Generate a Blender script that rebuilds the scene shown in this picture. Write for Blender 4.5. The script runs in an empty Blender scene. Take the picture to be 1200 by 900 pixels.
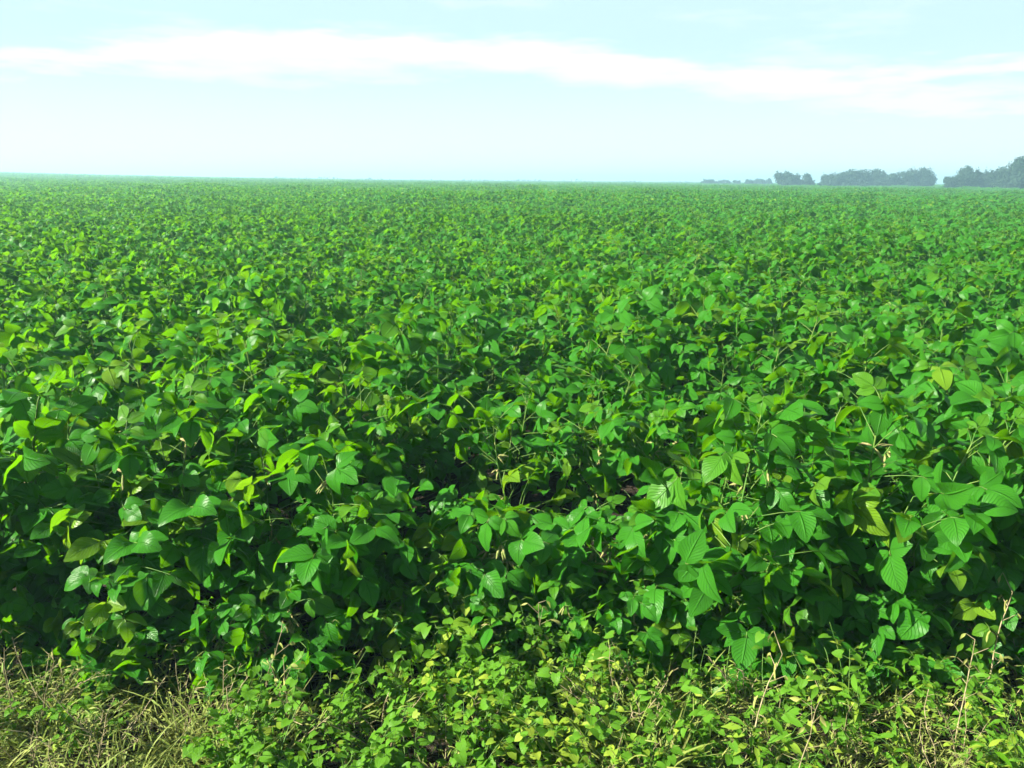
import bpy, math, random
import numpy as np
from mathutils import Vector, Matrix

random.seed(7)
R = np.random.RandomState(11)
scene = bpy.context.scene
COL = scene.collection
rad = math.radians

# ------------------------------------------------------------------ camera numbers
CAM_H = 1.53
FPX = 942.0                      # focal length in pixels of the 1200 px wide photograph
PITCH = math.atan((450 - 211) / FPX)
SUN_EL, SUN_AZ = rad(36), rad(-106)     # azimuth clockwise from +Y: from the left, a little behind


def px_dir(px, py):
    """ground-plane slope of a photo pixel (x per metre of depth, z per metre of depth)"""
    x = (px - 600) / FPX
    y = -(py - 450) / FPX
    c, s = math.cos(PITCH), math.sin(PITCH)
    fy, fz = c + y * s, -s + y * c
    return x / fy, fz / fy


# ------------------------------------------------------------------ terrain
def terrain(x, y):
    x = np.asarray(x, float); y = np.asarray(y, float)
    t = np.clip((y - 40) / 260.0, 0, 1)
    t = t * t * (3 - 2 * t)
    w = np.clip((-x / np.maximum(y, 1) + 0.05) / 0.7, 0, 1)
    return 2.0 * t * w * w


# ------------------------------------------------------------------ materials
def new_mat(name):
    m = bpy.data.materials.new(name)
    m.use_nodes = True
    nt = m.node_tree
    for n in list(nt.nodes):
        nt.nodes.remove(n)
    return m, nt


class NT:
    def __init__(self, nt):
        self.nt = nt

    def n(self, typ, **kw):
        nd = self.nt.nodes.new(typ)
        for k, v in kw.items():
            setattr(nd, k, v)
        return nd

    def link(self, a, b):
        self.nt.links.new(a, b)

    def setin(self, nd, key, v):
        s = nd.inputs[key]
        if hasattr(v, 'is_linked') or isinstance(v, bpy.types.NodeSocket):
            self.link(v, s)
        else:
            s.default_value = v

    def math(self, op, a, b=None, c=None, clamp=False):
        nd = self.n('ShaderNodeMath', operation=op)
        nd.use_clamp = clamp
        self.setin(nd, 0, a)
        if b is not None:
            self.setin(nd, 1, b)
        if c is not None:
            self.setin(nd, 2, c)
        return nd.outputs[0]

    def mix(self, fac, a, b, blend='MIX'):
        nd = self.n('ShaderNodeMix', data_type='RGBA', blend_type=blend)
        self.setin(nd, 0, fac)
        self.setin(nd, 6, a if not isinstance(a, tuple) else (*a, 1))
        self.setin(nd, 7, b if not isinstance(b, tuple) else (*b, 1))
        return nd.outputs[2]

    def smooth(self, x, lo, hi, a=0.0, b=1.0):
        nd = self.n('ShaderNodeMapRange', interpolation_type='SMOOTHSTEP')
        self.setin(nd, 0, x)
        nd.inputs[1].default_value = lo
        nd.inputs[2].default_value = hi
        nd.inputs[3].default_value = a
        nd.inputs[4].default_value = b
        return nd.outputs[0]


def leaf_material(name, dark, light, yellow, trans, trans_fac=0.33, veins=9.0, rough=0.42, spec=0.45, bump=0.35):
    m, nt = new_mat(name)
    t = NT(nt)
    at = t.n('ShaderNodeAttribute', attribute_name='tint')
    sep = t.n('ShaderNodeSeparateColor')
    t.link(at.outputs['Color'], sep.inputs[0])
    uv = t.n('ShaderNodeUVMap', uv_map='leafuv')
    su = t.n('ShaderNodeSeparateXYZ')
    t.link(uv.outputs[0], su.inputs[0])
    u, v = su.outputs[0], su.outputs[1]
    d = t.math('ABSOLUTE', t.math('SUBTRACT', u, 0.5))
    mid = t.smooth(d, 0.012, 0.05, 1.0, 0.0)
    vw = t.n('ShaderNodeTexNoise')
    vw.inputs['Scale'].default_value = 4.0
    t.link(uv.outputs[0], vw.inputs['Vector'])
    va = t.math('ADD', t.math('SUBTRACT', v, t.math('MULTIPLY', d, 0.75)), t.math('MULTIPLY', t.math('SUBTRACT', vw.outputs[0], .5), t.math('MULTIPLY', sep.outputs[0], .16)))
    ph = t.math('FRACT', t.math('MULTIPLY', va, t.math('MULTIPLY_ADD', sep.outputs[0], 2.5, veins - 1.2)))
    tri = t.math('ABSOLUTE', t.math('SUBTRACT', ph, 0.5))      # 0 between, .5 at the vein
    lat = t.smooth(tri, 0.38, 0.5, 0.0, 1.0)
    vein = t.math('MAXIMUM', mid, t.math('MULTIPLY', lat, 0.6))
    oi = t.n('ShaderNodeObjectInfo')
    rnd = t.math('ADD', t.math('MULTIPLY', sep.outputs[0], 0.75), t.math('MULTIPLY', oi.outputs['Random'], 0.25))
    noise = t.n('ShaderNodeTexNoise')
    noise.inputs['Scale'].default_value = 45.0
    noise.inputs['Detail'].default_value = 3.0
    geo = t.n('ShaderNodeTexCoord')
    t.link(geo.outputs['Object'], noise.inputs['Vector'])
    nf = noise.outputs[0]
    fac = t.math('ADD', rnd, t.math('MULTIPLY', t.math('SUBTRACT', nf, 0.5), 0.5), clamp=True)
    col = t.mix(fac, dark, light)
    col = t.mix(t.math('MULTIPLY', sep.outputs[1], 1.0, clamp=True), col, yellow)
    # blotches of yellowing between the veins on ageing leaves
    col = t.mix(t.math('MULTIPLY', vein, 0.36), col, tuple(min(1, c * 1.9 + 0.006) for c in light))
    sn = t.n('ShaderNodeTexNoise')
    sn.inputs['Scale'].default_value = 210.0
    sn.inputs['Detail'].default_value = 2.0
    t.link(geo.outputs['Object'], sn.inputs['Vector'])
    spot = t.math('MULTIPLY', t.smooth(sn.outputs[0], .64, .72), t.smooth(rnd, .35, .75, .1, .75))
    col = t.mix(spot, col, tuple(c * .8 + .03 for c in yellow))
    g = t.n('ShaderNodeNewGeometry')
    under = tuple(1.0 * c + 0.012 for c in light)
    colb = t.mix(t.math('MULTIPLY', sep.outputs[1], 0.8, clamp=True), under, yellow)
    colf = t.mix(t.math('MULTIPLY', g.outputs['Backfacing'], 0.8), col, colb)
    tcol = t.mix(t.math('MULTIPLY', vein, 0.35), t.mix(sep.outputs[1], trans, tuple(min(1, c * 1.4) for c in yellow)), dark)
    bm = t.n('ShaderNodeBump')
    bm.inputs['Strength'].default_value = bump
    bm.inputs['Distance'].default_value = 0.004
    t.link(t.math('ADD', t.math('MULTIPLY', vein, -1.0), t.math('MULTIPLY', nf, 0.6)), bm.inputs['Height'])
    p = t.n('ShaderNodeBsdfPrincipled')
    t.link(colf, p.inputs['Base Color'])
    t.link(t.math('ADD', rough, t.math('MULTIPLY', t.math('SUBTRACT', nf, 0.5), 0.25)), p.inputs['Roughness'])
    p.inputs['Specular IOR Level'].default_value = spec
    t.link(bm.outputs[0], p.inputs['Normal'])
    tr = t.n('ShaderNodeBsdfTranslucent')
    t.link(tcol, tr.inputs['Color'])
    mx = t.n('ShaderNodeMixShader')
    mx.inputs[0].default_value = trans_fac
    t.link(p.outputs[0], mx.inputs[1])
    t.link(tr.outputs[0], mx.inputs[2])
    out = t.n('ShaderNodeOutputMaterial')
    t.link(mx.outputs[0], out.inputs[0])
    return m


def plain_material(name, c1, c2, scale=20.0, rough=0.7, bump=0.2, spec=0.3):
    m, nt = new_mat(name)
    t = NT(nt)
    tc = t.n('ShaderNodeTexCoord')
    no = t.n('ShaderNodeTexNoise')
    no.inputs['Scale'].default_value = scale
    no.inputs['Detail'].default_value = 5.0
    t.link(tc.outputs['Object'], no.inputs['Vector'])
    f = t.smooth(no.outputs[0], 0.32, 0.68)
    col = t.mix(f, c1, c2)
    bm = t.n('ShaderNodeBump')
    bm.inputs['Strength'].default_value = bump
    bm.inputs['Distance'].default_value = 0.01
    t.link(no.outputs[0], bm.inputs['Height'])
    p = t.n('ShaderNodeBsdfPrincipled')
    t.link(col, p.inputs['Base Color'])
    p.inputs['Roughness'].default_value = rough
    p.inputs['Specular IOR Level'].default_value = spec
    t.link(bm.outputs[0], p.inputs['Normal'])
    out = t.n('ShaderNodeOutputMaterial')
    t.link(p.outputs[0], out.inputs[0])
    return m


M_SOY = leaf_material('soy_leaf', (0.002, 0.028, 0.0008), (0.025, 0.168, 0.002), (0.21, 0.30, 0.015), (0.15, 0.43, 0.002), 0.38, rough=.38, spec=.13, bump=1.0)
M_WEED = leaf_material('weed_leaf', (0.006, 0.046, 0.002), (0.070, 0.195, 0.005), (0.26, 0.33, 0.035), (0.20, 0.42, 0.015), 0.36, veins=5.0, spec=.08)
M_GRASS = leaf_material('grass_blade', (0.06, 0.10, 0.018), (0.14, 0.21, 0.025), (0.27, 0.27, 0.08), (0.22, 0.26, 0.05), 0.25, veins=0.0, rough=0.6, spec=0.2, bump=0.1)
M_TREE = leaf_material('tree_leaf', (0.006, 0.022, 0.012), (0.016, 0.042, 0.020), (0.06, 0.08, 0.03), (0.05, 0.10, 0.02), 0.2, veins=0.0, spec=0.03, rough=.7, bump=0.0)
M_STEM = plain_material('green_stem', (0.03, 0.11, 0.008), (0.11, 0.18, 0.03), 30, 0.6)
M_POD = plain_material('pod_skin', (0.11, 0.17, 0.03), (0.25, 0.21, 0.09), 60, 0.75)
M_DRY = plain_material('dry_straw', (0.15, 0.13, 0.06), (0.32, 0.27, 0.15), 40, 0.8)
M_BARK = plain_material('bark', (0.05, 0.04, 0.03), (0.12, 0.10, 0.08), 6, 0.9, 0.5)


def soil_material():
    m, nt = new_mat('soil')
    t = NT(nt)
    tc = t.n('ShaderNodeTexCoord')
    n1 = t.n('ShaderNodeTexNoise'); n1.inputs['Scale'].default_value = 5; n1.inputs['Detail'].default_value = 8
    n2 = t.n('ShaderNodeTexNoise'); n2.inputs['Scale'].default_value = 55; n2.inputs['Detail'].default_value = 6
    for n in (n1, n2):
        t.link(tc.outputs['Object'], n.inputs['Vector'])
    c = t.mix(t.smooth(n1.outputs[0], .35, .65), (0.012, 0.009, 0.006), (0.028, 0.021, 0.014))
    c = t.mix(t.math('MULTIPLY', t.smooth(n2.outputs[0], .5, .72), .55), c, (0.055, 0.042, 0.028))
    bm = t.n('ShaderNodeBump'); bm.inputs['Strength'].default_value = .9; bm.inputs['Distance'].default_value = .02
    t.link(n2.outputs[0], bm.inputs['Height'])
    p = t.n('ShaderNodeBsdfPrincipled')
    t.link(c, p.inputs['Base Color'])
    p.inputs['Roughness'].default_value = .95
    p.inputs['Specular IOR Level'].default_value = .15
    t.link(bm.outputs[0], p.inputs['Normal'])
    o = t.n('ShaderNodeOutputMaterial')
    t.link(p.outputs[0], o.inputs[0])
    return m


M_SOIL = soil_material()

# ------------------------------------------------------------------ mesh helpers
Z = np.array([0, 0, 1.0])


def unit(v):
    return v / max(1e-9, np.linalg.norm(v))


class Builder:
    """collects leaflets and tubes; builds one mesh"""

    def __init__(self):
        self.v, self.q, self.uv, self.tint, self.n = [], [], [], [], 0

    def _add(self, V, Q, UV, T):
        self.v.append(V); self.q.append(Q + self.n); self.uv.append(UV); self.tint.append(T)
        self.n += len(V)

    def leaf(self, o, d, nrm, L, W, fold=0.2, droop=0.25, wave=0.03, twist=0.0, rnd=None, yel=0.0,
             nu=5, nv=7, shape='ovate', rs=R):
        d = unit(d)
        nrm = nrm - d * np.dot(nrm, d)
        if np.linalg.norm(nrm) < 1e-3:
            nrm = np.cross(d, np.array([1, 0.3, 0.1]))
        nrm = unit(nrm)
        s = np.cross(d, nrm)
        u = np.linspace(-1, 1, nu)
        v = np.linspace(0, 1, nv)
        if shape == 'ovate':
            w = np.sin(np.pi * np.clip(v, 0.012, 0.985) ** 0.70) ** 0.74
        elif shape == 'heart':
            w = np.sin(np.pi * np.clip(v * 0.93 + 0.07, 0.03, 0.985) ** 0.55) ** 0.8
        elif shape == 'round':
            w = np.sqrt(np.clip(1 - (2 * np.clip(v, 0.01, 0.99) - 1) ** 2, 0, 1))
        elif shape == 'lance':
            w = np.sin(np.pi * np.clip(v, 0.03, 0.98) ** 0.8)
        else:                                        # blade
            w = np.clip(1.0 - v ** 2.2, 0.05, 1) * np.clip(0.5 + v * 3, 0, 1)
        U, V = np.meshgrid(u, v)
        ww = w[:, None]
        x = U * ww * W * 0.5
        a = droop * 2.0                               # bend angle over the length
        if abs(a) < 1e-3:
            yy, zz = V * L, V * 0
        else:
            yy = np.sin(a * V) / a * L
            zz = -(1 - np.cos(a * V)) / a * L
        if shape == 'heart':
            yy = yy - 0.16 * L * (np.abs(U) ** 1.2) * np.clip(1 - V * 3, 0, 1)
        ph = rs.rand() * 6.28
        zz = zz + fold * np.abs(x) + wave * L * np.abs(U) * np.sin(V * 9 + ph + U * 1.5) - 0.10 * fold * W * U * U
        tw = twist * V
        xs = x * np.cos(tw)
        zz = zz + x * np.sin(tw)
        P = o + xs[..., None] * s + yy[..., None] * d + zz[..., None] * nrm
        P = P.reshape(-1, 3)
        i = np.arange(nv - 1)[:, None] * nu + np.arange(nu - 1)[None, :]
        i = i.ravel()
        Q = np.stack([i, i + 1, i + nu + 1, i + nu], 1)[:, ::-1]
        UV = np.stack([(U.ravel() + 1) / 2, V.ravel()], 1)
        r = rs.rand() if rnd is None else rnd
        T = np.tile([r, yel, 0, 1.0], (len(P), 1))
        self._add(P, Q, UV, T)

    def tube(self, pts, r0, r1, sides=5):
        pts = np.asarray(pts, float)
        n = len(pts)
        tang = np.gradient(pts, axis=0)
        ref = np.array([0.3, 0.9, 0.1])
        Vs = []
        for k in range(n):
            tg = unit(tang[k])
            a = np.cross(tg, ref)
            if np.linalg.norm(a) < 0.1:
                a = np.cross(tg, np.array([1, 0, 0]))
            a = unit(a); b = np.cross(tg, a)
            r = r0 + (r1 - r0) * k / max(1, n - 1)
            th = np.arange(sides) * 2 * np.pi / sides
            Vs.append(pts[k] + r * (np.cos(th)[:, None] * a + np.sin(th)[:, None] * b))
        V = np.concatenate(Vs)
        Q = []
        for k in range(n - 1):
            for j in range(sides):
                j2 = (j + 1) % sides
                Q.append((k * sides + j, k * sides + j2, (k + 1) * sides + j2, (k + 1) * sides + j))
        self._add(V, np.array(Q), np.zeros((len(V), 2)), np.tile([.5, 0, 0, 1.], (len(V), 1)))

    def mesh(self, name, mats):
        me = bpy.data.meshes.new(name)
        if not self.v:
            return me
        V = np.concatenate(self.v).astype(np.float32)
        Q = np.concatenate(self.q).astype(np.int32)
        UV = np.concatenate(self.uv).astype(np.float32)
        T = np.concatenate(self.tint).astype(np.float32)
        me.vertices.add(len(V)); me.vertices.foreach_set('co', V.ravel())
        me.loops.add(len(Q) * 4); me.loops.foreach_set('vertex_index', Q.ravel())
        me.polygons.add(len(Q))
        me.polygons.foreach_set('loop_start', np.arange(0, len(Q) * 4, 4, dtype=np.int32))
        me.polygons.foreach_set('use_smooth', np.ones(len(Q), bool))
        me.update(calc_edges=True)
        uvl = me.uv_layers.new(name='leafuv')
        uvl.data.foreach_set('uv', UV[Q.ravel()].ravel())
        ca = me.color_attributes.new('tint', 'FLOAT_COLOR', 'POINT')
        ca.data.foreach_set('color', T.ravel())
        for m in mats:
            me.materials.append(m)
        me.validate()
        return me


def link(name, me, parent=None):
    o = bpy.data.objects.new(name, me)
    COL.objects.link(o)
    if parent:
        o.parent = parent
    return o


def tag(o, label=None, cat=None, group=None, kind=None):
    if label: o['label'] = label
    if cat: o['category'] = cat
    if group: o['group'] = group
    if kind: o['kind'] = kind
    return o


def empty(name, loc=(0, 0, 0)):
    o = bpy.data.objects.new(name, None)
    o.empty_display_size = 0.05
    COL.objects.link(o)
    o.location = loc
    return o


def join_meshes(fm, sm, name, mats):
    """two meshes as one with two materials"""
    me = bpy.data.meshes.new(name)
    n1, n2 = len(fm.vertices), len(sm.vertices)
    def grab(m):
        c = np.empty(len(m.vertices) * 3, np.float32); m.vertices.foreach_get('co', c)
        q = np.empty(len(m.loops), np.int32); m.loops.foreach_get('vertex_index', q)
        uv = np.empty(len(m.loops) * 2, np.float32); m.uv_layers[0].data.foreach_get('uv', uv)
        t = np.empty(len(m.vertices) * 4, np.float32); m.color_attributes['tint'].data.foreach_get('color', t)
        return c, q, uv, t
    a, b = grab(fm), grab(sm)
    co = np.concatenate([a[0], b[0]]); q = np.concatenate([a[1], b[1] + n1])
    uv = np.concatenate([a[2], b[2]]); t = np.concatenate([a[3], b[3]])
    nf = len(q) // 4
    me.vertices.add(n1 + n2); me.vertices.foreach_set('co', co)
    me.loops.add(len(q)); me.loops.foreach_set('vertex_index', q)
    me.polygons.add(nf)
    me.polygons.foreach_set('loop_start', np.arange(0, nf * 4, 4, dtype=np.int32))
    me.polygons.foreach_set('use_smooth', np.ones(nf, bool))
    mi = np.zeros(nf, np.int32); mi[len(a[1]) // 4:] = 1
    me.polygons.foreach_set('material_index', mi)
    me.update(calc_edges=True)
    l = me.uv_layers.new(name='leafuv'); l.data.foreach_set('uv', uv)
    ca = me.color_attributes.new('tint', 'FLOAT_COLOR', 'POINT'); ca.data.foreach_set('color', t)
    for mt in mats:
        me.materials.append(mt)
    return me


# ------------------------------------------------------------------ soybean plant
def dirv(az, el):
    return np.array([math.sin(az) * math.cos(el), math.cos(az) * math.cos(el), math.sin(el)])


SUNV = dirv(SUN_AZ, SUN_EL)


def trifoliate(B, S, p0, az, el, plen, size, rs, yel=0.0, rnd=None, nu=5, nv=7, petiole=True):
    """petiole from p0, three ovate leaflets at its end"""
    d0 = dirv(az, el)
    d1 = dirv(az + rs.normal(0, .25), el - 0.35)
    k = np.linspace(0, 1, 4)
    pts = np.array([p0 + (d0 * (1 - t * .5) + d1 * t * .5) * plen * t for t in k])
    if petiole and S is not None:
        S.tube(pts, 0.0019, 0.0011, 4)
    e = pts[-1]
    out = unit(np.array([d1[0], d1[1], 0.0]) + 1e-6)
    # leaf plane: mostly up, some turned to the sun and outward
    nrm = unit(Z * 1.0 + out * rs.uniform(-.4, .7) + SUNV * rs.uniform(0, .8) + rs.normal(0, .58, 3))
    fwd = unit(out - nrm * np.dot(out, nrm))
    side = np.cross(fwd, nrm)
    if rnd is None:
        rnd = rs.rand()
    for j, ang in enumerate((0.0, 1.2, -1.2)):
        a = ang + rs.normal(0, .16)
        dd = fwd * math.cos(a) + side * math.sin(a)
        dr = rs.uniform(-0.25, 0.45)
        dd = unit(dd - Z * dr * .8 + rs.normal(0, .1, 3))
        L = size * rs.uniform(.86, 1.1) * (1.08 if j == 0 else 0.95)
        o = e + (fwd * size * .22 if j == 0 else dd * size * .04)
        if j == 0 and petiole and S is not None:
            S.tube([e, o], 0.0013, 0.001, 4)
        nn = unit(nrm + rs.normal(0, .38, 3))
        B.leaf(o, dd, nn, L, L * rs.uniform(.62, .83), fold=rs.uniform(.05, .5), droop=rs.uniform(.02, .6),
               wave=rs.uniform(.012, .042), twist=rs.normal(0, .25), rnd=np.clip(rnd + rs.normal(0, .12), 0, 1), yel=yel, nu=nu, nv=nv, rs=rs)


def soy_meshes(seed, H=0.85, spread=1.0, low=0.22, bias=None, lsz=1.06, n_nodes=15, pods=False, bt=(.2, .45), nb=3):
    rs = np.random.RandomState(seed)
    B, S, Pd = Builder(), Builder(), Builder()
    lean = rs.normal(0, .05, 2)
    ks = np.linspace(0, 1, 9)
    top = H * 0.90
    pts = np.array([[lean[0] * t * t + .012 * math.sin(7 * t + seed), lean[1] * t * t + .012 * math.cos(6 * t + seed), top * t] for t in ks])
    S.tube(pts, 0.0048, 0.0022, 6)

    def at(t):
        i = min(7, int(t * 8)); f = t * 8 - i
        return pts[i] * (1 - f) + pts[i + 1] * f
    az = rs.uniform(0, 6.28)
    for i in range(n_nodes):
        f = i / (n_nodes - 1)
        t = low * .7 + (1 - low * .7) * f
        az += math.pi + rs.normal(0, .7)
        a = az
        if bias is not None and rs.rand() < .45:
            a = bias + rs.normal(0, .9)
        plen = spread * (0.23 * (1 - f) ** .6 + 0.06) * rs.uniform(.75, 1.2)
        size = lsz * (0.100 - 0.03 * f ** 3 - 0.03 * (1 - f) ** 3) * rs.uniform(.68, 1.16)
        el = rs.uniform(.15, .75) + .35 * f
        if bias is not None and f < .3: el -= .75
        yel = 0.0
        if f < .35 and rs.rand() < .13: yel = rs.uniform(.2, .8)
        elif rs.rand() < .18: yel = rs.uniform(.1, .6)
        trifoliate(B, S, at(min(.999, t)), a, el, plen, size, rs, yel, rnd=np.clip(rs.normal(.42 + .25 * f, .22), 0, 1))
    # two or three side branches, each with its own small set of leaves
    for b in range(nb):
        t0 = rs.uniform(*bt)
        p0 = at(t0)
        ba = rs.uniform(0, 6.28)
        if bias is not None and b % 2 == 0:
            ba = bias + rs.normal(0, .9)
        bl = rs.uniform(.22, .36) * spread * H / .85
        d0 = dirv(ba, rs.uniform(.5, .95)); d1 = dirv(ba, 1.25)
        bp = np.array([p0 + (d0 * (1 - .5 * q) + d1 * .5 * q) * bl * q for q in np.linspace(0, 1, 5)])
        S.tube(bp, .003, .0018, 5)
        for q in range(4):
            tt = .35 + .65 * q / 3
            pp = bp[0] + (bp[-1] - bp[0]) * tt
            trifoliate(B, S, pp, ba + rs.normal(0, 1.3), rs.uniform(.1, .9), spread * rs.uniform(.07, .16), lsz * rs.uniform(.060, .100), rs,
                       0.0 if rs.rand() > .08 else rs.uniform(.1, .5), rnd=np.clip(rs.normal(.45, .22), 0, 1))
    # growing tip: small pale leaves
    tp = pts[-1]
    for q in range(3):
        trifoliate(B, S, tp, rs.uniform(0, 6.28), rs.uniform(.7, 1.3), rs.uniform(.02, .06), rs.uniform(.035, .065), rs, rs.uniform(0, .25), rnd=rs.uniform(.7, 1))
    if pods:
        for q in range(9):
            t = rs.uniform(.25, .85)
            p0 = at(t)
            a = rs.uniform(0, 6.28)
            if bias is not None and rs.rand() < .6:
                a = bias + rs.normal(0, .7)
            for w in range(rs.randint(1, 4)):
                d = dirv(a + rs.normal(0, .5), rs.uniform(-.9, .5))
                L = rs.uniform(.035, .05)
                m = [p0 + d * .006, p0 + d * (.006 + L * .25), p0 + d * (.006 + L * .6) - Z * .003, p0 + d * (.006 + L) - Z * .01]
                Pd.tube(m[:2], .0015, .0042, 5)
                Pd.tube(m[1:3], .0042, .0045, 5)
                Pd.tube(m[2:], .0045, .0006, 5)
    fm = B.mesh('soy_foliage_%d' % seed, [M_SOY])
    sm = S.mesh('soy_stem_%d' % seed, [M_STEM])
    if pods:
        sm = join_meshes(sm, Pd.mesh('soy_pods_%d' % seed, [M_POD]), 'soy_stem_pods_%d' % seed, [M_STEM, M_POD])
    return fm, sm


FRONT = -math.pi      # toward the camera (azimuth from +Y)
V_TALL = [soy_meshes(100 + i, H=.86, bias=FRONT, low=.06, n_nodes=25, pods=True, bt=(.04, .45), nb=9, lsz=1.06) for i in range(9)]
V_SHORT = [soy_meshes(200 + i, H=.52, bias=FRONT, low=.08, spread=.85, n_nodes=18, pods=True, bt=(.05, .4), nb=6, lsz=1.02) for i in range(7)]
V_BARE = [soy_meshes(300 + i, H=.86, low=.2, n_nodes=22, spread=1.0, pods=True, bt=(.35, .75)) for i in range(5)]
V_MID = [soy_meshes(400 + i, H=.86, low=.10, n_nodes=23, spread=1.1, nb=5) for i in range(9)]


def hsh(x, y):
    """smooth canopy height undulation, metres"""
    return (0.085 * np.sin(x * 1.9 + 0.7 * np.sin(y * 1.1)) * np.sin(y * 1.3 + 1.0 + .6 * np.sin(x * .8))
            + 0.06 * np.sin(x * .43 + 2 + .5 * np.sin(y * .3)) * np.cos(y * .37))


ORD = ['first', 'second', 'third', 'fourth', 'fifth', 'sixth', 'seventh', 'eighth', 'ninth', 'tenth', 'eleventh', 'twelfth',
       'thirteenth', 'fourteenth', 'fifteenth', 'sixteenth', 'seventeenth', 'eighteenth', 'nineteenth', 'twentieth',
       'twenty-first', 'twenty-second', 'twenty-third', 'twenty-fourth', 'twenty-fifth', 'twenty-sixth', 'twenty-seventh', 'twenty-eighth',
       'twenty-ninth', 'thirtieth', 'thirty-first', 'thirty-second', 'thirty-third', 'thirty-fourth', 'thirty-fifth', 'thirty-sixth', 'thirty-seventh']
rows = []
y = 2.44
while y < 9:
    rows.append(y)
    y += 0.44 if len(rows) > 1 else .56
spots = []
for r, ry in enumerate(rows):
    half = ry * .66 + .55
    sp = .135 if r == 0 else .225 if r < 4 else .245
    n = int(2 * half / sp)
    for i in range(n):
        x = -half + sp * (i + .5) + R.normal(0, .035)
        yj = ry + R.normal(0, .06)
        x += R.normal(0, .03)
        gap = R.rand() < .05
        if r == 0 and (abs(x + 1.36) < .08 or abs(x + .98) < .08 or abs(x - 1.62) < .08):
            gap = True
        if gap:
            continue
        spots.append((r, x, yj))
N_IND = 262
ind = spots[:N_IND]
last_row = ind[-1][0]
# finish on a whole row: keep only full rows as individuals
ind = [s for s in ind if s[0] < last_row] if len([s for s in spots if s[0] == last_row]) != len([s for s in ind if s[0] == last_row]) else ind
IND_ROWS = ind[-1][0] + 1
Y_STUFF = rows[IND_ROWS - 1] + 0.42
rowcount = {}
for (r, x, yy) in ind:
    k = rowcount.get(r, 0)
    rowcount[r] = k + 1
    rz = R.uniform(0, 6.28)
    if r == 0:
        # the middle of the front row is low, its ends are tall
        low = math.exp(-((x - .12) / .78) ** 4)
        short = R.rand() < low
        var = V_SHORT[R.randint(len(V_SHORT))] if short else V_TALL[R.randint(len(V_TALL))]
        rz = R.normal(0, .5)
        sc = R.uniform(.92, 1.08) * (1 if short else .98 + .06 * min(1, abs(x) / 1.5))
    elif r == 1:
        mid = math.exp(-((x - .15) / 1.1) ** 6)
        bare = R.rand() < mid
        var = V_BARE[R.randint(len(V_BARE))] if bare else V_TALL[R.randint(len(V_TALL))]
        rz = R.normal(0, .5)
        sc = R.uniform(.93, 1.05) - .16 * math.exp(-((x + .25) / .35) ** 2)
        short = False
    else:
        var = V_MID[R.randint(len(V_MID))]
        sc = R.uniform(.86, 1.10) + float(hsh(x, yy))
        short = False
    if 0 < r < 7:
        sc -= .28 * math.exp(-((x + .2) / .5) ** 2 - ((yy - 3.55) / .42) ** 2) + .20 * math.exp(-((x - .65) / .5) ** 2 - ((yy - 3.1) / .36) ** 2)
        sc += .05 * math.exp(-((x - 1.7) / .5) ** 2 - ((yy - 3.2) / .7) ** 2)
    fm, sm = var
    root = empty('soybean_plant', (x, yy, 0.0))
    root.rotation_euler = (R.normal(0, .05), R.normal(0, .05), rz)
    root.scale = (sc, sc, sc)
    link('stem', sm, root)
    link('foliage', fm, root)
    if r == 0:
        desc = 'low' if short else 'tall'
        lb = '%s green soybean plant in the front row, %s from its left end' % (desc, ORD[k])
        tag(root, lb, 'soybean plant', 'soybean plants of the front row')
    else:
        place = ORD[r]
        lb = 'green soybean plant in the %s row back from the field edge' % place
        tag(root, lb, 'soybean plant', 'soybean plants of the %s row' % place)

# small late plants spilling out in front of the front row
SPILL = [-1.62, -1.47, -1.3, -1.17, -.86, -.74, -.6, -.42, -.28, -.1, .02, .2, .36, .5, .64, .82, .95, 1.08, 1.22, 1.36, 1.5, 1.66]
for k, x in enumerate(SPILL):
    fm, sm = V_SHORT[R.randint(len(V_SHORT))]
    root = empty('soybean_plant', (x + R.normal(0, .02), 2.26 + R.normal(0, .045), -.003))
    root.rotation_euler = (R.normal(.08, .06), R.normal(0, .08), R.normal(0, .6))
    s_ = R.uniform(.5, .78) * (.85 if abs(x) < .45 else 1)
    root.scale = (s_, s_, s_)
    link('stem', sm, root)
    link('foliage', fm, root)
    tag(root, 'small soybean plant spilling out before the front row, %s from the left' % ORD[k], 'soybean plant', 'small plants before the front row')

# small plants in the gap behind the front row, seen between its tops
for k, x in enumerate([-.95, -.8, -.62, -.48, -.3, -.16, 0.0, .14, .3, .45, .58, .7, .84, .98]):
    fm, sm = V_SHORT[R.randint(len(V_SHORT))]
    root = empty('soybean_plant', (x + R.normal(0, .02), 2.74 + R.normal(0, .05), -.003))
    root.rotation_euler = (R.normal(0, .08), R.normal(0, .08), R.normal(0, .8))
    s_ = R.uniform(.55, .8)
    root.scale = (s_, s_, s_)
    link('stem', sm, root)
    link('foliage', fm, root)
    tag(root, 'small shaded soybean plant in the dark gap right behind the front row', 'soybean plant', 'small plants behind the front row')

# ------------------------------------------------------------------ rest of the field: one stuff object
LIB = bpy.data.collections.new('soybean_field_sources')      # instanced by the field only
lib = []


def lib_add(me):
    o = bpy.data.objects.new('source_%03d' % len(lib), me)
    LIB.objects.link(o)
    lib.append(o)
    return len(lib) - 1


near_ids = [lib_add(join_meshes(v[0], v[1], 'field_plant', [M_SOY, M_STEM])) for v in V_MID]


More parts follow.
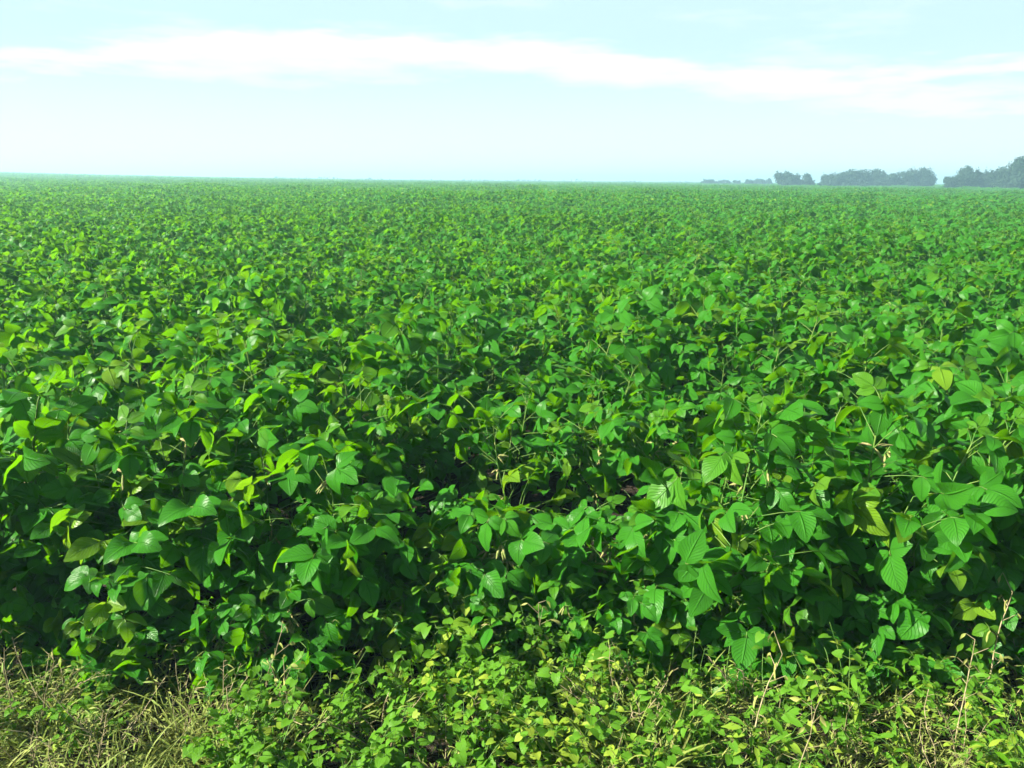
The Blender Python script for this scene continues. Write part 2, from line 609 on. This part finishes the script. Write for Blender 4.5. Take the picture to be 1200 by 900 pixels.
def patch(seed, size, n, leaf, h=.84, depth=.30, nu=3, nv=4):
    """a square of canopy top: loose leaflets at plausible heights and tilts"""
    rs = np.random.RandomState(seed)
    B = Builder()
    ph = rs.rand(6) * 6.28
    for i in range(n):
        x, y_ = rs.uniform(-size / 2, size / 2, 2) * 1.06
        bump = .07 * math.sin(x * 5.1 + ph[0]) * math.sin(y_ * 4.3 + ph[1]) + .05 * math.sin(x * 2.1 + ph[2] + y_ * 1.7)
        z = h + bump - depth * rs.rand() ** 1.6 + .05
        d = dirv(rs.uniform(0, 6.28), rs.normal(-.15, .45))
        nrm = unit(Z + SUNV * rs.uniform(0, .6) + rs.normal(0, .45, 3))
        L = leaf * rs.uniform(.6, 1.15)
        yel = 0 if rs.rand() > .07 else rs.uniform(.2, .7)
        B.leaf(np.array([x, y_, z]), d, nrm, L, L * .7, fold=rs.uniform(.05, .45), droop=rs.uniform(.05, .45), wave=.015,
               rnd=np.clip(rs.normal(.55, .22), 0, 1), yel=yel, nu=nu, nv=nv, rs=rs)
    return B.mesh('canopy_patch', [M_SOY])


mid_ids = [lib_add(patch(500 + i, 2.0, 760, .125)) for i in range(6)]
far_ids = [lib_add(patch(600 + i, 8.0, 1500, .42, depth=.35)) for i in range(5)]

P, IDX, ROT, SCL = [], [], [], []


def put(x, yv, z, idx, rot, s):
    P.append((x, yv, z)); IDX.append(idx); ROT.append(rot); SCL.append(s)


yy = Y_STUFF
while yy < 26:
    half = yy * .70 + 1.2
    sp = .24 if yy < 14 else .29
    n = int(2 * half / sp)
    xs = -half + sp * (np.arange(n) + .5) + R.normal(0, .05, n)
    for x in xs:
        y1 = yy + R.normal(0, .06)
        s = R.uniform(.86, 1.10) + float(hsh(x, y1))
        put(x, y1, float(terrain(x, y1)), near_ids[R.randint(len(near_ids))], R.uniform(0, 6.28), s)
    yy += .44
yy = 26.6
while yy < 170:
    half = yy * .72 + 3
    n = int(2 * half / 2.0)
    for i in range(n):
        x = -half + 2.0 * (i + .5)
        put(x, yy, float(terrain(x, yy)) + R.normal(0, .02) + 1.7 * float(hsh(x * .6, yy * .6)), mid_ids[R.randint(len(mid_ids))], R.randint(4) * math.pi / 2, 1 + R.normal(0, .03))
    yy += 2.0
yy = 175
while yy < 1500:
    half = yy * .75 + 8
    n = int(2 * half / 8.0)
    for i in range(n):
        x = -half + 8.0 * (i + .5)
        put(x, yy, float(terrain(x, yy)) + R.normal(0, .03), far_ids[R.randint(len(far_ids))], R.randint(4) * math.pi / 2, 1.0)
    yy += 8.0

fme = bpy.data.meshes.new('soybean_field')
fme.vertices.add(len(P))
fme.vertices.foreach_set('co', np.array(P, np.float32).ravel())
for nm, typ, data in (('pick', 'INT', np.array(IDX, np.int32)), ('turn', 'FLOAT', np.array(ROT, np.float32)), ('size', 'FLOAT', np.array(SCL, np.float32))):
    a = fme.attributes.new(nm, typ, 'POINT')
    a.data.foreach_set('value', data)
field = link('soybean_field', fme)
tag(field, 'broad green soybean crop stretching from the front rows back to the horizon', 'soybean field', kind='stuff')

ng = bpy.data.node_groups.new('soybean_scatter', 'GeometryNodeTree')
ng.interface.new_socket('Geometry', in_out='INPUT', socket_type='NodeSocketGeometry')
ng.interface.new_socket('Geometry', in_out='OUTPUT', socket_type='NodeSocketGeometry')
gi = ng.nodes.new('NodeGroupInput'); go = ng.nodes.new('NodeGroupOutput')
ci = ng.nodes.new('GeometryNodeCollectionInfo')
ci.inputs['Collection'].default_value = LIB
ci.inputs['Separate Children'].default_value = True
ci.inputs['Reset Children'].default_value = True
ip = ng.nodes.new('GeometryNodeInstanceOnPoints')
ip.inputs['Pick Instance'].default_value = True


def named(nm, typ):
    n = ng.nodes.new('GeometryNodeInputNamedAttribute')
    n.data_type = typ
    n.inputs['Name'].default_value = nm
    return n.outputs[0]


cx = ng.nodes.new('ShaderNodeCombineXYZ')
ng.links.new(named('turn', 'FLOAT'), cx.inputs[2])
ng.links.new(gi.outputs[0], ip.inputs['Points'])
ng.links.new(ci.outputs[0], ip.inputs['Instance'])
ng.links.new(named('pick', 'INT'), ip.inputs['Instance Index'])
ng.links.new(cx.outputs[0], ip.inputs['Rotation'])
ng.links.new(named('size', 'FLOAT'), ip.inputs['Scale'])
ng.links.new(ip.outputs[0], go.inputs[0])
md = field.modifiers.new('scatter', 'NODES')
md.node_group = ng

# ------------------------------------------------------------------ ground sheet
gx = np.concatenate([-np.geomspace(2600, 4, 26), np.linspace(-3.6, 3.6, 73), np.geomspace(4, 2600, 26)])
gy = np.concatenate([[-60, -20, -6, -1], np.linspace(0.5, 4.5, 61), np.geomspace(5, 2600, 40)])
GX, GY = np.meshgrid(gx, gy)
near = np.clip(1 - np.abs(GY - 2) / 4, 0, 1)
GZ = terrain(GX, np.maximum(GY, 0)) + near * (.018 * np.sin(GX * 5.3 + np.sin(GY * 7)) * np.sin(GY * 6.1) + R.normal(0, .006, GX.shape))
nx, ny = len(gx), len(gy)
gm = bpy.data.meshes.new('ground')
i = (np.arange(ny - 1)[:, None] * nx + np.arange(nx - 1)[None, :]).ravel()
Q = np.stack([i, i + 1, i + nx + 1, i + nx], 1)
gm.from_pydata(np.stack([GX, GY, GZ], -1).reshape(-1, 3).tolist(), [], Q.tolist())
gm.polygons.foreach_set('use_smooth', np.ones(len(Q), bool))
gm.materials.append(M_SOIL)
ground = tag(link('ground', gm), 'dark brown soil under the crop and the weeds', 'ground', kind='structure')

# ------------------------------------------------------------------ weeds on the field margin
def weed_meshes(seed, H=.18, leafs=.032, n=26, shape='heart', yel=.08, rnd_mu=.55, mat=None):
    rs = np.random.RandomState(seed)
    B, S = Builder(), Builder()
    for b in range(rs.randint(4, 7)):
        a = rs.uniform(0, 6.28)
        lean = rs.uniform(.25, 1.15)
        L = H * rs.uniform(.7, 1.25)
        pts = [np.zeros(3)]
        d = dirv(a, math.pi / 2 - lean * .5)
        for k in range(5):
            d = unit(d + rs.normal(0, .16, 3) + np.array([math.sin(a), math.cos(a), .1]) * .12 * lean)
            pts.append(pts[-1] + d * L / 5)
        S.tube(pts, .0017, .0008, 4)
        m = n // 5 + rs.randint(0, 3)
        for q in range(m):
            t = rs.uniform(.25, 1)
            j = min(4, int(t * 5)); f = t * 5 - j
            p = pts[j] * (1 - f) + pts[j + 1] * f
            la = rs.uniform(0, 6.28)
            pd = dirv(la, rs.uniform(.1, .9))
            pl = leafs * rs.uniform(.4, 1.0)
            e = p + pd * pl
            S.tube([p, e], .0008, .0006, 3)
            sz = leafs * rs.uniform(.65, 1.3)
            nrm = unit(Z + SUNV * rs.uniform(0, .7) + rs.normal(0, .4, 3))
            yl = rs.uniform(.25, 1) if rs.rand() < yel else 0
            if shape == 'lance':
                B.leaf(e, dirv(la, rs.uniform(-.4, .5)), nrm, sz * 1.5, sz * (.22 if mat else .5), fold=.35, droop=rs.uniform(0, .5), wave=.02, twist=rs.normal(0, .5),
                       rnd=np.clip(rs.normal(rnd_mu, .22), 0, 1), yel=yl, shape='lance', nu=3, nv=6, rs=rs)
            else:
                B.leaf(e, dirv(la, rs.uniform(-.6, .2)), nrm, sz, sz * rs.uniform(.85, 1.05), fold=rs.uniform(.05, .4), droop=rs.uniform(.05, .5),
                       wave=.02, rnd=np.clip(rs.normal(rnd_mu, .22), 0, 1), yel=yl, shape=shape, nu=5, nv=6, rs=rs)
    return B.mesh('weed_foliage_%d' % seed, [mat or M_WEED]), S.mesh('weed_stem_%d' % seed, [M_DRY if mat else M_STEM])


def grass_mesh(seed, H=.22, n=60, yel=.8, width=.006, spread=.05, curl=1.0, emin=.55):
    rs = np.random.RandomState(seed)
    B = Builder()
    for q in range(n):
        a = rs.uniform(0, 6.28)
        o = np.array([math.sin(a), math.cos(a), 0]) * spread * math.sqrt(rs.rand())
        d = dirv(a + rs.normal(0, .5), rs.uniform(emin, 1.5))
        L = H * rs.uniform(.45, 1.2)
        nrm = np.cross(d, np.array([math.cos(a), -math.sin(a), 0]))
        if nrm[2] < 0: nrm = -nrm
        B.leaf(o, d, nrm, L, width * rs.uniform(.6, 1.4), fold=.5, droop=rs.uniform(.1, 1.15) * curl, wave=.004, twist=rs.normal(0, 1.2),
               rnd=rs.rand(), yel=np.clip(rs.normal(yel, .3), 0, 1), shape='blade', nu=3, nv=8, rs=rs)
    return B.mesh('grass_%d' % seed, [M_GRASS])


def stalk_meshes(seed, H=.35, dry=True):
    rs = np.random.RandomState(seed)
    S, B = Builder(), Builder()
    d = dirv(rs.uniform(0, 6.28), 1.3)
    pts = [np.zeros(3)]
    for k in range(8):
        d = unit(d + rs.normal(0, .08, 3))
        pts.append(pts[-1] + d * H / 8)
    S.tube(pts, .0026, .0011, 5)
    for k in range(2, 9):
        for w in range(rs.randint(1, 3)):
            a = rs.uniform(0, 6.28)
            e = pts[k] + dirv(a, rs.uniform(.2, 1.1)) * rs.uniform(.015, .06)
            S.tube([pts[k], e], .0011, .0006, 4)
            B.leaf(e, dirv(a, rs.uniform(-1.2, .3)), unit(Z + rs.normal(0, .6, 3)), rs.uniform(.02, .05), rs.uniform(.006, .014), fold=.6,
                   droop=rs.uniform(.1, .5), twist=rs.normal(0, 1), yel=rs.uniform(.5, 1), shape='lance', nu=3, nv=6, rs=rs)
    return B.mesh('stalk_leaves_%d' % seed, [M_GRASS]), S.mesh('stalk_%d' % seed, [M_DRY])


V_HEART = [weed_meshes(700 + i, H=.17, leafs=.023, n=58, shape='heart', yel=.06) for i in range(6)]
V_TALLW = [weed_meshes(720 + i, H=.30, leafs=.026, n=66, shape='heart', yel=.10, rnd_mu=.6) for i in range(5)]
V_YEL = [weed_meshes(740 + i, H=.25, leafs=.025, n=62, shape='heart', yel=.6, rnd_mu=.9) for i in range(5)]
V_LANCE = [weed_meshes(760 + i, H=.19, leafs=.025, n=56, shape='lance', yel=.35, rnd_mu=.7) for i in range(5)]
V_DRYG = [grass_mesh(780 + i, H=.21, n=95, yel=.26, spread=.085, width=.0045, curl=1.7, emin=.15) for i in range(5)]
V_DRYW = [weed_meshes(770 + i, H=.21, leafs=.019, n=50, shape='lance', yel=.32, rnd_mu=.55, mat=M_GRASS) for i in range(4)]
V_GRNG = [grass_mesh(790 + i, H=.22, n=48, yel=.15, spread=.06, width=.005, curl=1.4, emin=.4) for i in range(4)]
V_STALK = [stalk_meshes(800 + i, H=.34) for i in range(4)]


def ground_at(px, py):
    """where the view ray through a photo pixel meets the ground"""
    sx, sz = px_dir(px, py)
    d = CAM_H / -sz
    return sx * d, d


def place_weed(var, px, py, s, name, label, cat, group, jit=0.0):
    x, yv = ground_at(px, py)
    x += R.normal(0, jit); yv += R.normal(0, jit)
    root = empty(name, (x, yv, -.004))
    root.rotation_euler = (R.normal(0, .08), R.normal(0, .08), R.uniform(0, 6.28))
    root.scale = (s, s, s)
    fm, sm = var
    link('stem', sm, root)
    link('foliage', fm, root)
    return tag(root, label, cat, group)


def place_grass(me, px, py, s, label, group, name='grass_tuft'):
    x, yv = ground_at(px, py)
    o = link(name, me)
    o.location = (x, yv, -.004)
    o.rotation_euler = (R.normal(0, .1), R.normal(0, .1), R.uniform(0, 6.28))
    o.scale = (s, s, s)
    return tag(o, label, 'grass tuft', group)


def pick(v):
    return v[R.randint(len(v))]


# low heart-leaved weeds along the whole bottom edge
for k in range(18):
    px = R.uniform(-60, 1260); py = R.uniform(810, 985)
    if px < 270 and R.rand() < .85:
        continue
    place_weed(pick(V_HEART), px, py, R.uniform(.75, 1.25), 'broadleaf_weed',
               'low green weed with small heart-shaped leaves on the field margin', 'weed', 'low heart-leaved weeds on the margin')
for k in range(30):
    px = R.uniform(280, 620); py = R.uniform(815, 985)
    place_weed(pick(V_HEART), px, py, R.uniform(.8, 1.3), 'broadleaf_weed',
               'dark green low weed in the leafy mat left of the yellow patch', 'weed', 'mat of dark low weeds')
for k in range(22):
    px = R.uniform(-40, 1240); py = R.uniform(750, 810)
    v, s = ((V_TALLW, .8) if R.rand() < .5 else (V_LANCE, .9))
    place_weed(pick(v), px, py, s * R.uniform(.7, 1.1), 'broadleaf_weed',
               'shaded green weed growing right at the foot of the front row', 'weed', 'weeds at the foot of the crop')
# bright yellow-green patch in the middle
for k in range(38):
    px = R.normal(650, 72); py = R.uniform(800, 930)
    place_weed(pick(V_YEL), px, py, R.uniform(.6, 1.0), 'yellowing_weed',
               'yellowing weed with small pale leaves in the bright patch before the crop', 'weed', 'yellowing weeds of the bright patch')
for k in range(20):
    px = R.normal(610, 75); py = R.uniform(765, 825)
    place_weed(pick(V_TALLW), px, py, R.uniform(.9, 1.2), 'broadleaf_weed',
               'taller bright green weed against the low middle of the front row', 'weed', 'taller weeds at the middle of the row')
# right-hand margin: mixed lance and heart leaves, taller
for k in range(15):
    px = R.uniform(830, 1250); py = R.uniform(790, 960)
    place_weed(pick(V_LANCE), px, py, R.uniform(.8, 1.25), 'narrow_leaved_weed',
               'pale narrow-leaved weed under the right end of the front row', 'weed', 'narrow-leaved weeds at the right')
for k in range(12):
    px = R.uniform(800, 1250); py = R.uniform(755, 900)
    place_weed(pick(V_TALLW), px, py, R.uniform(.7, 1.0), 'broadleaf_weed',
               'green broadleaf weed among the narrow-leaved weeds at the right', 'weed', 'broadleaf weeds at the right')
for k in range(12):
    px = R.uniform(-40, 420); py = R.uniform(800, 900)
    place_weed(pick(V_TALLW), px, py, R.uniform(.6, .95), 'broadleaf_weed',
               'green broadleaf weed growing through the dry grass at the left', 'weed', 'broadleaf weeds in the dry grass')
for (x0, x1, y0, y1, n, lb, gp) in (
        (-40, 300, 790, 960, 22, 'withered narrow-leaved weed tangled in the dry grass at the left', 'withered weeds at the left'),
        (690, 800, 800, 940, 10, 'withered narrow-leaved weed in the pale clump right of the yellow weeds', 'withered weeds of the middle clump'),
        (830, 1250, 790, 950, 16, 'withered weed with pale narrow leaves at the right of the margin', 'withered weeds at the right'),
        (300, 640, 790, 940, 7, 'withered weed poking out of the dark leafy mat', 'withered weeds in the mat')):
    for k in range(n):
        place_weed(pick(V_DRYW), R.uniform(x0, x1), R.uniform(y0, y1), R.uniform(.7, 1.2), 'withered_weed', lb, 'weed', gp)
# dry grass at the left and the pale clump right of the yellow patch
for k in range(30):
    px = R.uniform(-60, 280); py = R.uniform(800, 975)
    place_grass(pick(V_DRYG), px, py, R.uniform(.7, 1.25), 'straggly half-dry grass tuft in the matted patch at the lower left corner', 'dry grass tufts at the left')
for k in range(22):
    px = R.normal(745, 30); py = R.uniform(825, 950)
    place_grass(pick(V_DRYG), px, py, R.uniform(.85, 1.4), 'pale bleached grass tuft in the clump right of the yellow weeds', 'pale grass tufts of the middle clump')
for k in range(42):
    px = R.uniform(800, 1240); py = R.uniform(800, 960)
    place_grass(pick(V_DRYG + V_GRNG), px, py, R.uniform(.5, .85), 'thin grass tuft among the weeds at the right of the margin', 'thin grass tufts at the right')
for k in range(16):
    px = R.uniform(280, 640); py = R.uniform(800, 960)
    place_grass(pick(V_GRNG), px, py, R.uniform(.5, .85), 'short green grass tuft in the dark weed mat', 'grass tufts in the weed mat')
STALKS = [(868, 905, 1.1, 'dry upright seed stalk standing alone right of the pale grass clump'),
          (925, 955, .9, 'leaning dry stalk near the bottom edge, right of the tall seed stalk'),
          (330, 880, .8, 'thin dead twig in the dark gap below the left plants'),
          (310, 850, .9, 'dead branching twig at the foot of the front row, left'),
          (1120, 880, 1.0, 'pale dry stalk among the narrow-leaved weeds at the far right'),
          (1150, 830, 1.15, 'tall pale stalk against the right end of the front row'),
          (640, 800, 1.0, 'brown dry stalk rising out of the yellow-green patch'),
          (25, 850, .9, 'dry stalk with curled leaves at the left margin')]
for px, py, s, lb in STALKS:
    place_weed(pick(V_STALK), px, py, s, 'dry_stalk', lb, 'dry stalk', 'dry stalks on the margin')

# ground cover and dead straw between them: nobody could count it
B = Builder()
for k in range(2600):
    x, yv = R.uniform(-1.9, 1.9), R.uniform(1.35, 2.55)
    a = R.uniform(0, 6.28)
    B.leaf(np.array([x, yv, R.uniform(.0, .03)]), dirv(a, R.normal(.1, .25)), unit(Z + R.normal(0, .5, 3)), R.uniform(.03, .14), R.uniform(.002, .005),
           fold=.4, droop=R.uniform(-.2, .5), twist=R.normal(0, 1), yel=R.uniform(.2, 1), shape='blade', nu=3, nv=5)
tag(link('straw_litter', B.mesh('straw_litter', [M_GRASS])), 'dead straw and dry blades littering the soil of the margin', 'litter', kind='stuff')
B = Builder()
for k in range(900):
    x, yv = R.uniform(-1.9, 1.9), R.uniform(1.35, 2.6)
    dens = .35 + .65 * math.exp(-((x - .0) / .8) ** 2)
    if R.rand() > dens:
        continue
    a = R.uniform(0, 6.28)
    s = R.uniform(.012, .03)
    B.leaf(np.array([x, yv, R.uniform(.01, .07)]), dirv(a, R.normal(-.1, .3)), unit(Z + SUNV * .3 + R.normal(0, .4, 3)), s, s * .9, fold=.2, droop=.2,
           yel=0 if R.rand() > .12 else R.uniform(.3, 1), shape='heart', nu=3, nv=5)
tag(link('ground_cover', B.mesh('ground_cover', [M_WEED])), 'low creeping green leaves covering the soil before the front row', 'ground cover', kind='stuff')


# ------------------------------------------------------------------ trees
def tree_meshes(seed, H=8.0, W=6.0, tall=False):
    rs = np.random.RandomState(seed)
    T, C = Builder(), Builder()
    th = H * rs.uniform(.28, .36)
    T.tube([(0, 0, -.2), (.05, .02, th * .5), (rs.normal(0, .2), rs.normal(0, .2), th), (rs.normal(0, .3), rs.normal(0, .3), H * .7)], .22 * H / 8, .06, 7)
    lobes = []
    for k in range(22):
        a = rs.uniform(0, 6.28); q = math.sqrt(rs.uniform(.0, 1.0)); rr = W * .40 * q
        ztop = H * (.30 + .52 * math.sqrt(max(0, 1 - q * q)))
        z = H * .10 + (ztop - H * .10) * rs.rand() ** .6
        c = np.array([math.sin(a) * rr, math.cos(a) * rr, z])
        lobes.append((c, W * rs.uniform(.12, .2)))
        T.tube([(0, 0, th * rs.uniform(.6, 1.1)), (c[0] * .5, c[1] * .5, (th + z) * .5), tuple(c)], .07 * H / 8, .02, 5)
    for c, r in lobes:
        for q in range(170):
            v = unit(rs.normal(0, 1, 3)) * r * rs.uniform(.45, 1.12) * np.array([1, 1, .8])
            p = c + v
            C.leaf(p, unit(rs.normal(0, 1, 3)), unit(v / r + Z * .5 + rs.normal(0, .5, 3)), rs.uniform(.35, .7), rs.uniform(.26, .45), fold=.3, droop=.3,
                   yel=0, rnd=rs.rand(), nu=3, nv=4, rs=rs)
    # loose sprays that break the outline
    for q in range(10):
        a = rs.uniform(0, 6.28)
        base = np.array([math.sin(a) * W * .2, math.cos(a) * W * .2, H * rs.uniform(.5, .66)])
        tip = base + np.array([math.sin(a) * .9, math.cos(a) * .9, rs.uniform(1.0, 2.0)]) * H / 8
        T.tube([base, tip], .03, .015, 4)
        for w in range(34):
            C.leaf(base + (tip - base) * rs.uniform(.25, 1.05) + rs.normal(0, .26, 3), unit(rs.normal(0, 1, 3)), unit(Z + rs.normal(0, .6, 3)), rs.uniform(.25, .45), .22, nu=3, nv=4, rs=rs)
    return C.mesh('tree_crown_%d' % seed, [M_TREE]), T.mesh('tree_trunk_%d' % seed, [M_BARK])


V_TREE = [tree_meshes(900 + i, 8.0, 8.6) for i in range(6)]
TREES = [  # px, py of the top, width in px, distance, label
    (829, 209.0, 16, 640, 'tiny rounded far tree, leftmost of the tree line'),
    (846, 210.2, 14, 640, 'small low far bush just right of the leftmost tree'),
    (861, 210.4, 11, 640, 'very small far bush between the leftmost tree and the sparse trees'),
    (876, 208.8, 11, 620, 'thin sparse far tree left of the first dense clump'),
    (888, 208.2, 12, 620, 'thin sparse far tree nearest to the first dense clump'),
    (899, 208.8, 8, 620, 'slender far tree touching the left edge of the first dense clump'),
    (917, 198.5, 22, 430, 'rounded hazy tree, left one of the small two-tree clump'),
    (938, 202.0, 22, 430, 'lower hazy tree, right one of the small two-tree clump'),
    (968, 202.0, 18, 430, 'loose-topped hazy tree at the left end of the middle grove'),
    (983, 199.0, 26, 425, 'hazy tree second from the left in the middle grove'),
    (1001, 196.0, 30, 425, 'broad hazy tree third from the left in the middle grove'),
    (1022, 198.0, 26, 425, 'hazy tree at the centre of the middle grove'),
    (1042, 200.0, 24, 420, 'lower hazy tree right of the centre of the middle grove'),
    (1060, 199.0, 24, 420, 'hazy tree third from the right in the middle grove'),
    (1074, 195.0, 26, 420, 'taller hazy tree second from the right in the middle grove'),
    (1081, 193.0, 18, 420, 'tallest hazy tree at the right end of the middle grove'),
    (1117, 202.5, 22, 340, 'low dark bushy tree at the left end of the right-hand wood'),
    (1131, 194.5, 26, 340, 'dark blue-green tree with a ragged top, second in the right-hand wood'),
    (1146, 196.5, 28, 340, 'dark tree third from the left in the right-hand wood'),
    (1162, 197.0, 24, 335, 'dark tree in the dip of the right-hand wood'),
    (1176, 192.0, 26, 330, 'dark tree at the start of the rise to the tallest tree'),
    (1188, 184.5, 26, 320, 'tall dark tree just left of the tallest tree'),
    (1201, 176.0, 30, 310, 'tallest dark tree, cut by the right edge of the picture'),
]
HZ = 212.0
for k, (px, py, wpx, dist, lb) in enumerate(TREES):
    dist *= .31
    wpx *= 1.2
    hy = 205 + 7 * px / 600 if px < 600 else 212 + 3 * (px - 600) / 600
    sx, _ = px_dir(px, 212)
    x = sx * dist
    h = (hy - py) / FPX * dist + CAM_H
    w = wpx / FPX * dist
    fm, tm = V_TREE[k % len(V_TREE)]
    root = empty('broadleaf_tree', (x, dist, float(terrain(x, dist))))
    root.rotation_euler = (0, 0, R.uniform(0, 6.28))
    root.scale = (w / 8.0, w / 8.0, h / 7.6)
    link('trunk', tm, root)
    link('crown', fm, root)
    tag(root, lb, 'tree', 'trees along the horizon at the right')

# very far dark line of scrub at the end of the field
B = Builder()
rs = np.random.RandomState(5)
for k in range(2200):
    x = rs.uniform(-95, 80)
    yv = 330 + rs.uniform(-3, 3)
    z = float(terrain(x, yv)) + rs.uniform(.3, 1.35 + .2 * math.sin(x * .07 + 1) + .25 * math.sin(x * .31))
    B.leaf(np.array([x, yv, z]), unit(rs.normal(0, 1, 3)), unit(rs.normal(0, 1, 3) + Z), rs.uniform(.4, .9), .5, nu=3, nv=4, rs=rs)
tag(link('scrub', B.mesh('scrub', [M_TREE])), 'thin dark line of scrub at the far end of the field', 'scrub', kind='stuff')

# ------------------------------------------------------------------ haze
bpy.ops.mesh.primitive_cube_add(size=1, location=(0, 1300, 7.0))
hz = bpy.context.active_object
hz.name = 'haze'
hz.scale = (5600, 2900, 10.0)
hz.location = (0, 1290, 3.8)
m, nt = new_mat('haze_air')
t = NT(nt)
pv = t.n('ShaderNodeVolumePrincipled')
pv.inputs['Color'].default_value = (0.46, 0.79, 0.95, 1)
pv.inputs['Density'].default_value = 0.0030
pv.inputs['Anisotropy'].default_value = 0.15
o = t.n('ShaderNodeOutputMaterial')
t.link(pv.outputs[0], o.inputs['Volume'])
hz.data.materials.append(m)
tag(hz, 'pale blue haze over the far field', 'haze', kind='stuff')

# ------------------------------------------------------------------ world: sky and thin cloud bands
w = bpy.data.worlds.new('World')
scene.world = w
w.use_nodes = True
nt = w.node_tree
for n in list(nt.nodes):
    nt.nodes.remove(n)
t = NT(nt)
sky = t.n('ShaderNodeTexSky', sky_type='NISHITA')
sky.sun_disc = False
sky.sun_elevation = SUN_EL
sky.sun_rotation = SUN_AZ
sky.air_density = 1.0
sky.dust_density = 1.0
sky.ozone_density = 1.0
tc = t.n('ShaderNodeTexCoord')
sp = t.n('ShaderNodeSeparateXYZ')
t.link(tc.outputs['Generated'], sp.inputs[0])
az = t.math('ARCTAN2', sp.outputs[0], sp.outputs[1])
el = t.math('ARCSINE', sp.outputs[2])
cv = t.n('ShaderNodeCombineXYZ')
t.link(t.math('MULTIPLY', az, 2.0), cv.inputs[0])
t.link(t.math('MULTIPLY', el, 11.0), cv.inputs[1])
n1 = t.n('ShaderNodeTexNoise')
n1.inputs['Scale'].default_value = 2.2; n1.inputs['Detail'].default_value = 7; n1.inputs['Roughness'].default_value = .55
t.link(cv.outputs[0], n1.inputs['Vector'])
# the long band: about 8 degrees up, sinking at both ends, crisp above and dissolving below, ragged
cen = t.smooth(t.math('ABSOLUTE', t.math('ADD', az, .12)), .10, .46, .160, .124)
n2 = t.n('ShaderNodeTexNoise')
n2.inputs['Scale'].default_value = 1.5; n2.inputs['Detail'].default_value = 3
t.link(cv.outputs[0], n2.inputs['Vector'])
n3 = t.n('ShaderNodeTexNoise')
n3.inputs['Scale'].default_value = 6.0; n3.inputs['Detail'].default_value = 6; n3.inputs['Roughness'].default_value = .6
t.link(cv.outputs[0], n3.inputs['Vector'])
wob = t.math('ADD', t.math('MULTIPLY', t.math('SUBTRACT', n2.outputs[0], .5), .05), t.math('MULTIPLY', t.math('SUBTRACT', n3.outputs[0], .5), .035))
dn = t.math('SUBTRACT', t.math('ADD', cen, wob), el)              # distance below the upper edge
thick = t.math('ADD', t.smooth(t.math('ABSOLUTE', t.math('ADD', az, .08)), .15, .5, .026, .014), t.math('MULTIPLY', t.math('SUBTRACT', n1.outputs[0], .48), .07))
frac = t.math('DIVIDE', dn, t.math('MAXIMUM', thick, .009))
band = t.math('MULTIPLY', t.smooth(dn, -.006, .013), t.smooth(frac, .5, 2.3, 1.0, 0.0))
# a second broad soft patch lower on the right
p2 = t.math('MULTIPLY', t.smooth(az, .22, .42), t.math('MULTIPLY', t.smooth(t.math('ADD', el, t.math('MULTIPLY', wob, .5)), .055, .072), t.smooth(t.math('ADD', el, wob), .092, .108, 1.0, 0.0)))
band = t.math('MAXIMUM', band, t.math('MULTIPLY', p2, t.smooth(n3.outputs[0], .3, .6, .35, .9)))
wisps = t.math('MULTIPLY', t.smooth(n1.outputs[0], .50, .72), t.math('MULTIPLY', t.smooth(el, .02, .09), t.smooth(el, .4, .26)))
low = t.smooth(el, 0.16, -0.01, 0.0, .8)
cl = t.math('MAXIMUM', t.math('MAXIMUM', band, t.math('MULTIPLY', wisps, .55)), low, clamp=True)
veil = t.smooth(el, .37, .23, 0.0, .92)
skyv = t.mix(veil, sky.outputs[0], (4.5, 6.1, 6.35))
skyc = t.mix(cl, skyv, (7.0, 7.4, 7.4))
bg = t.n('ShaderNodeBackground')
t.link(skyc, bg.inputs[0])
bg.inputs[1].default_value = 0.040
o = t.n('ShaderNodeOutputWorld')
t.link(bg.outputs[0], o.inputs[0])

# ------------------------------------------------------------------ sun
sl = bpy.data.lights.new('sun', 'SUN')
sl.energy = 5.0
sl.angle = rad(.5)
sl.color = (1.0, .94, .80)
so = bpy.data.objects.new('sun', sl)
COL.objects.link(so)
so.rotation_euler = Vector(SUNV.tolist()).to_track_quat('Z', 'Y').to_euler()
so.location = (-20, -5, 30)

# ------------------------------------------------------------------ camera
cd = bpy.data.cameras.new('camera')
cd.sensor_width = 36
cd.lens = FPX / 1200 * 36
cd.clip_start = .05
cd.clip_end = 6000
co = bpy.data.objects.new('camera', cd)
COL.objects.link(co)
co.matrix_world = Matrix.Translation((0, 0, CAM_H)) @ Matrix.Rotation(math.pi / 2 - PITCH, 4, 'X') @ Matrix.Rotation(rad(.42), 4, 'Z')
scene.camera = co

# ------------------------------------------------------------------ render
scene.render.engine = 'CYCLES'
c = scene.cycles
c.max_bounces = 7
c.diffuse_bounces = 2
c.glossy_bounces = 2
c.transmission_bounces = 4
c.volume_bounces = 0
c.use_adaptive_sampling = True
c.adaptive_threshold = .02
c.use_denoising = True
c.sample_clamp_indirect = 6
vs = scene.view_settings
vs.view_transform = 'Standard'
vs.look = 'None'
vs.exposure = 2.0
vs.gamma = 1.0
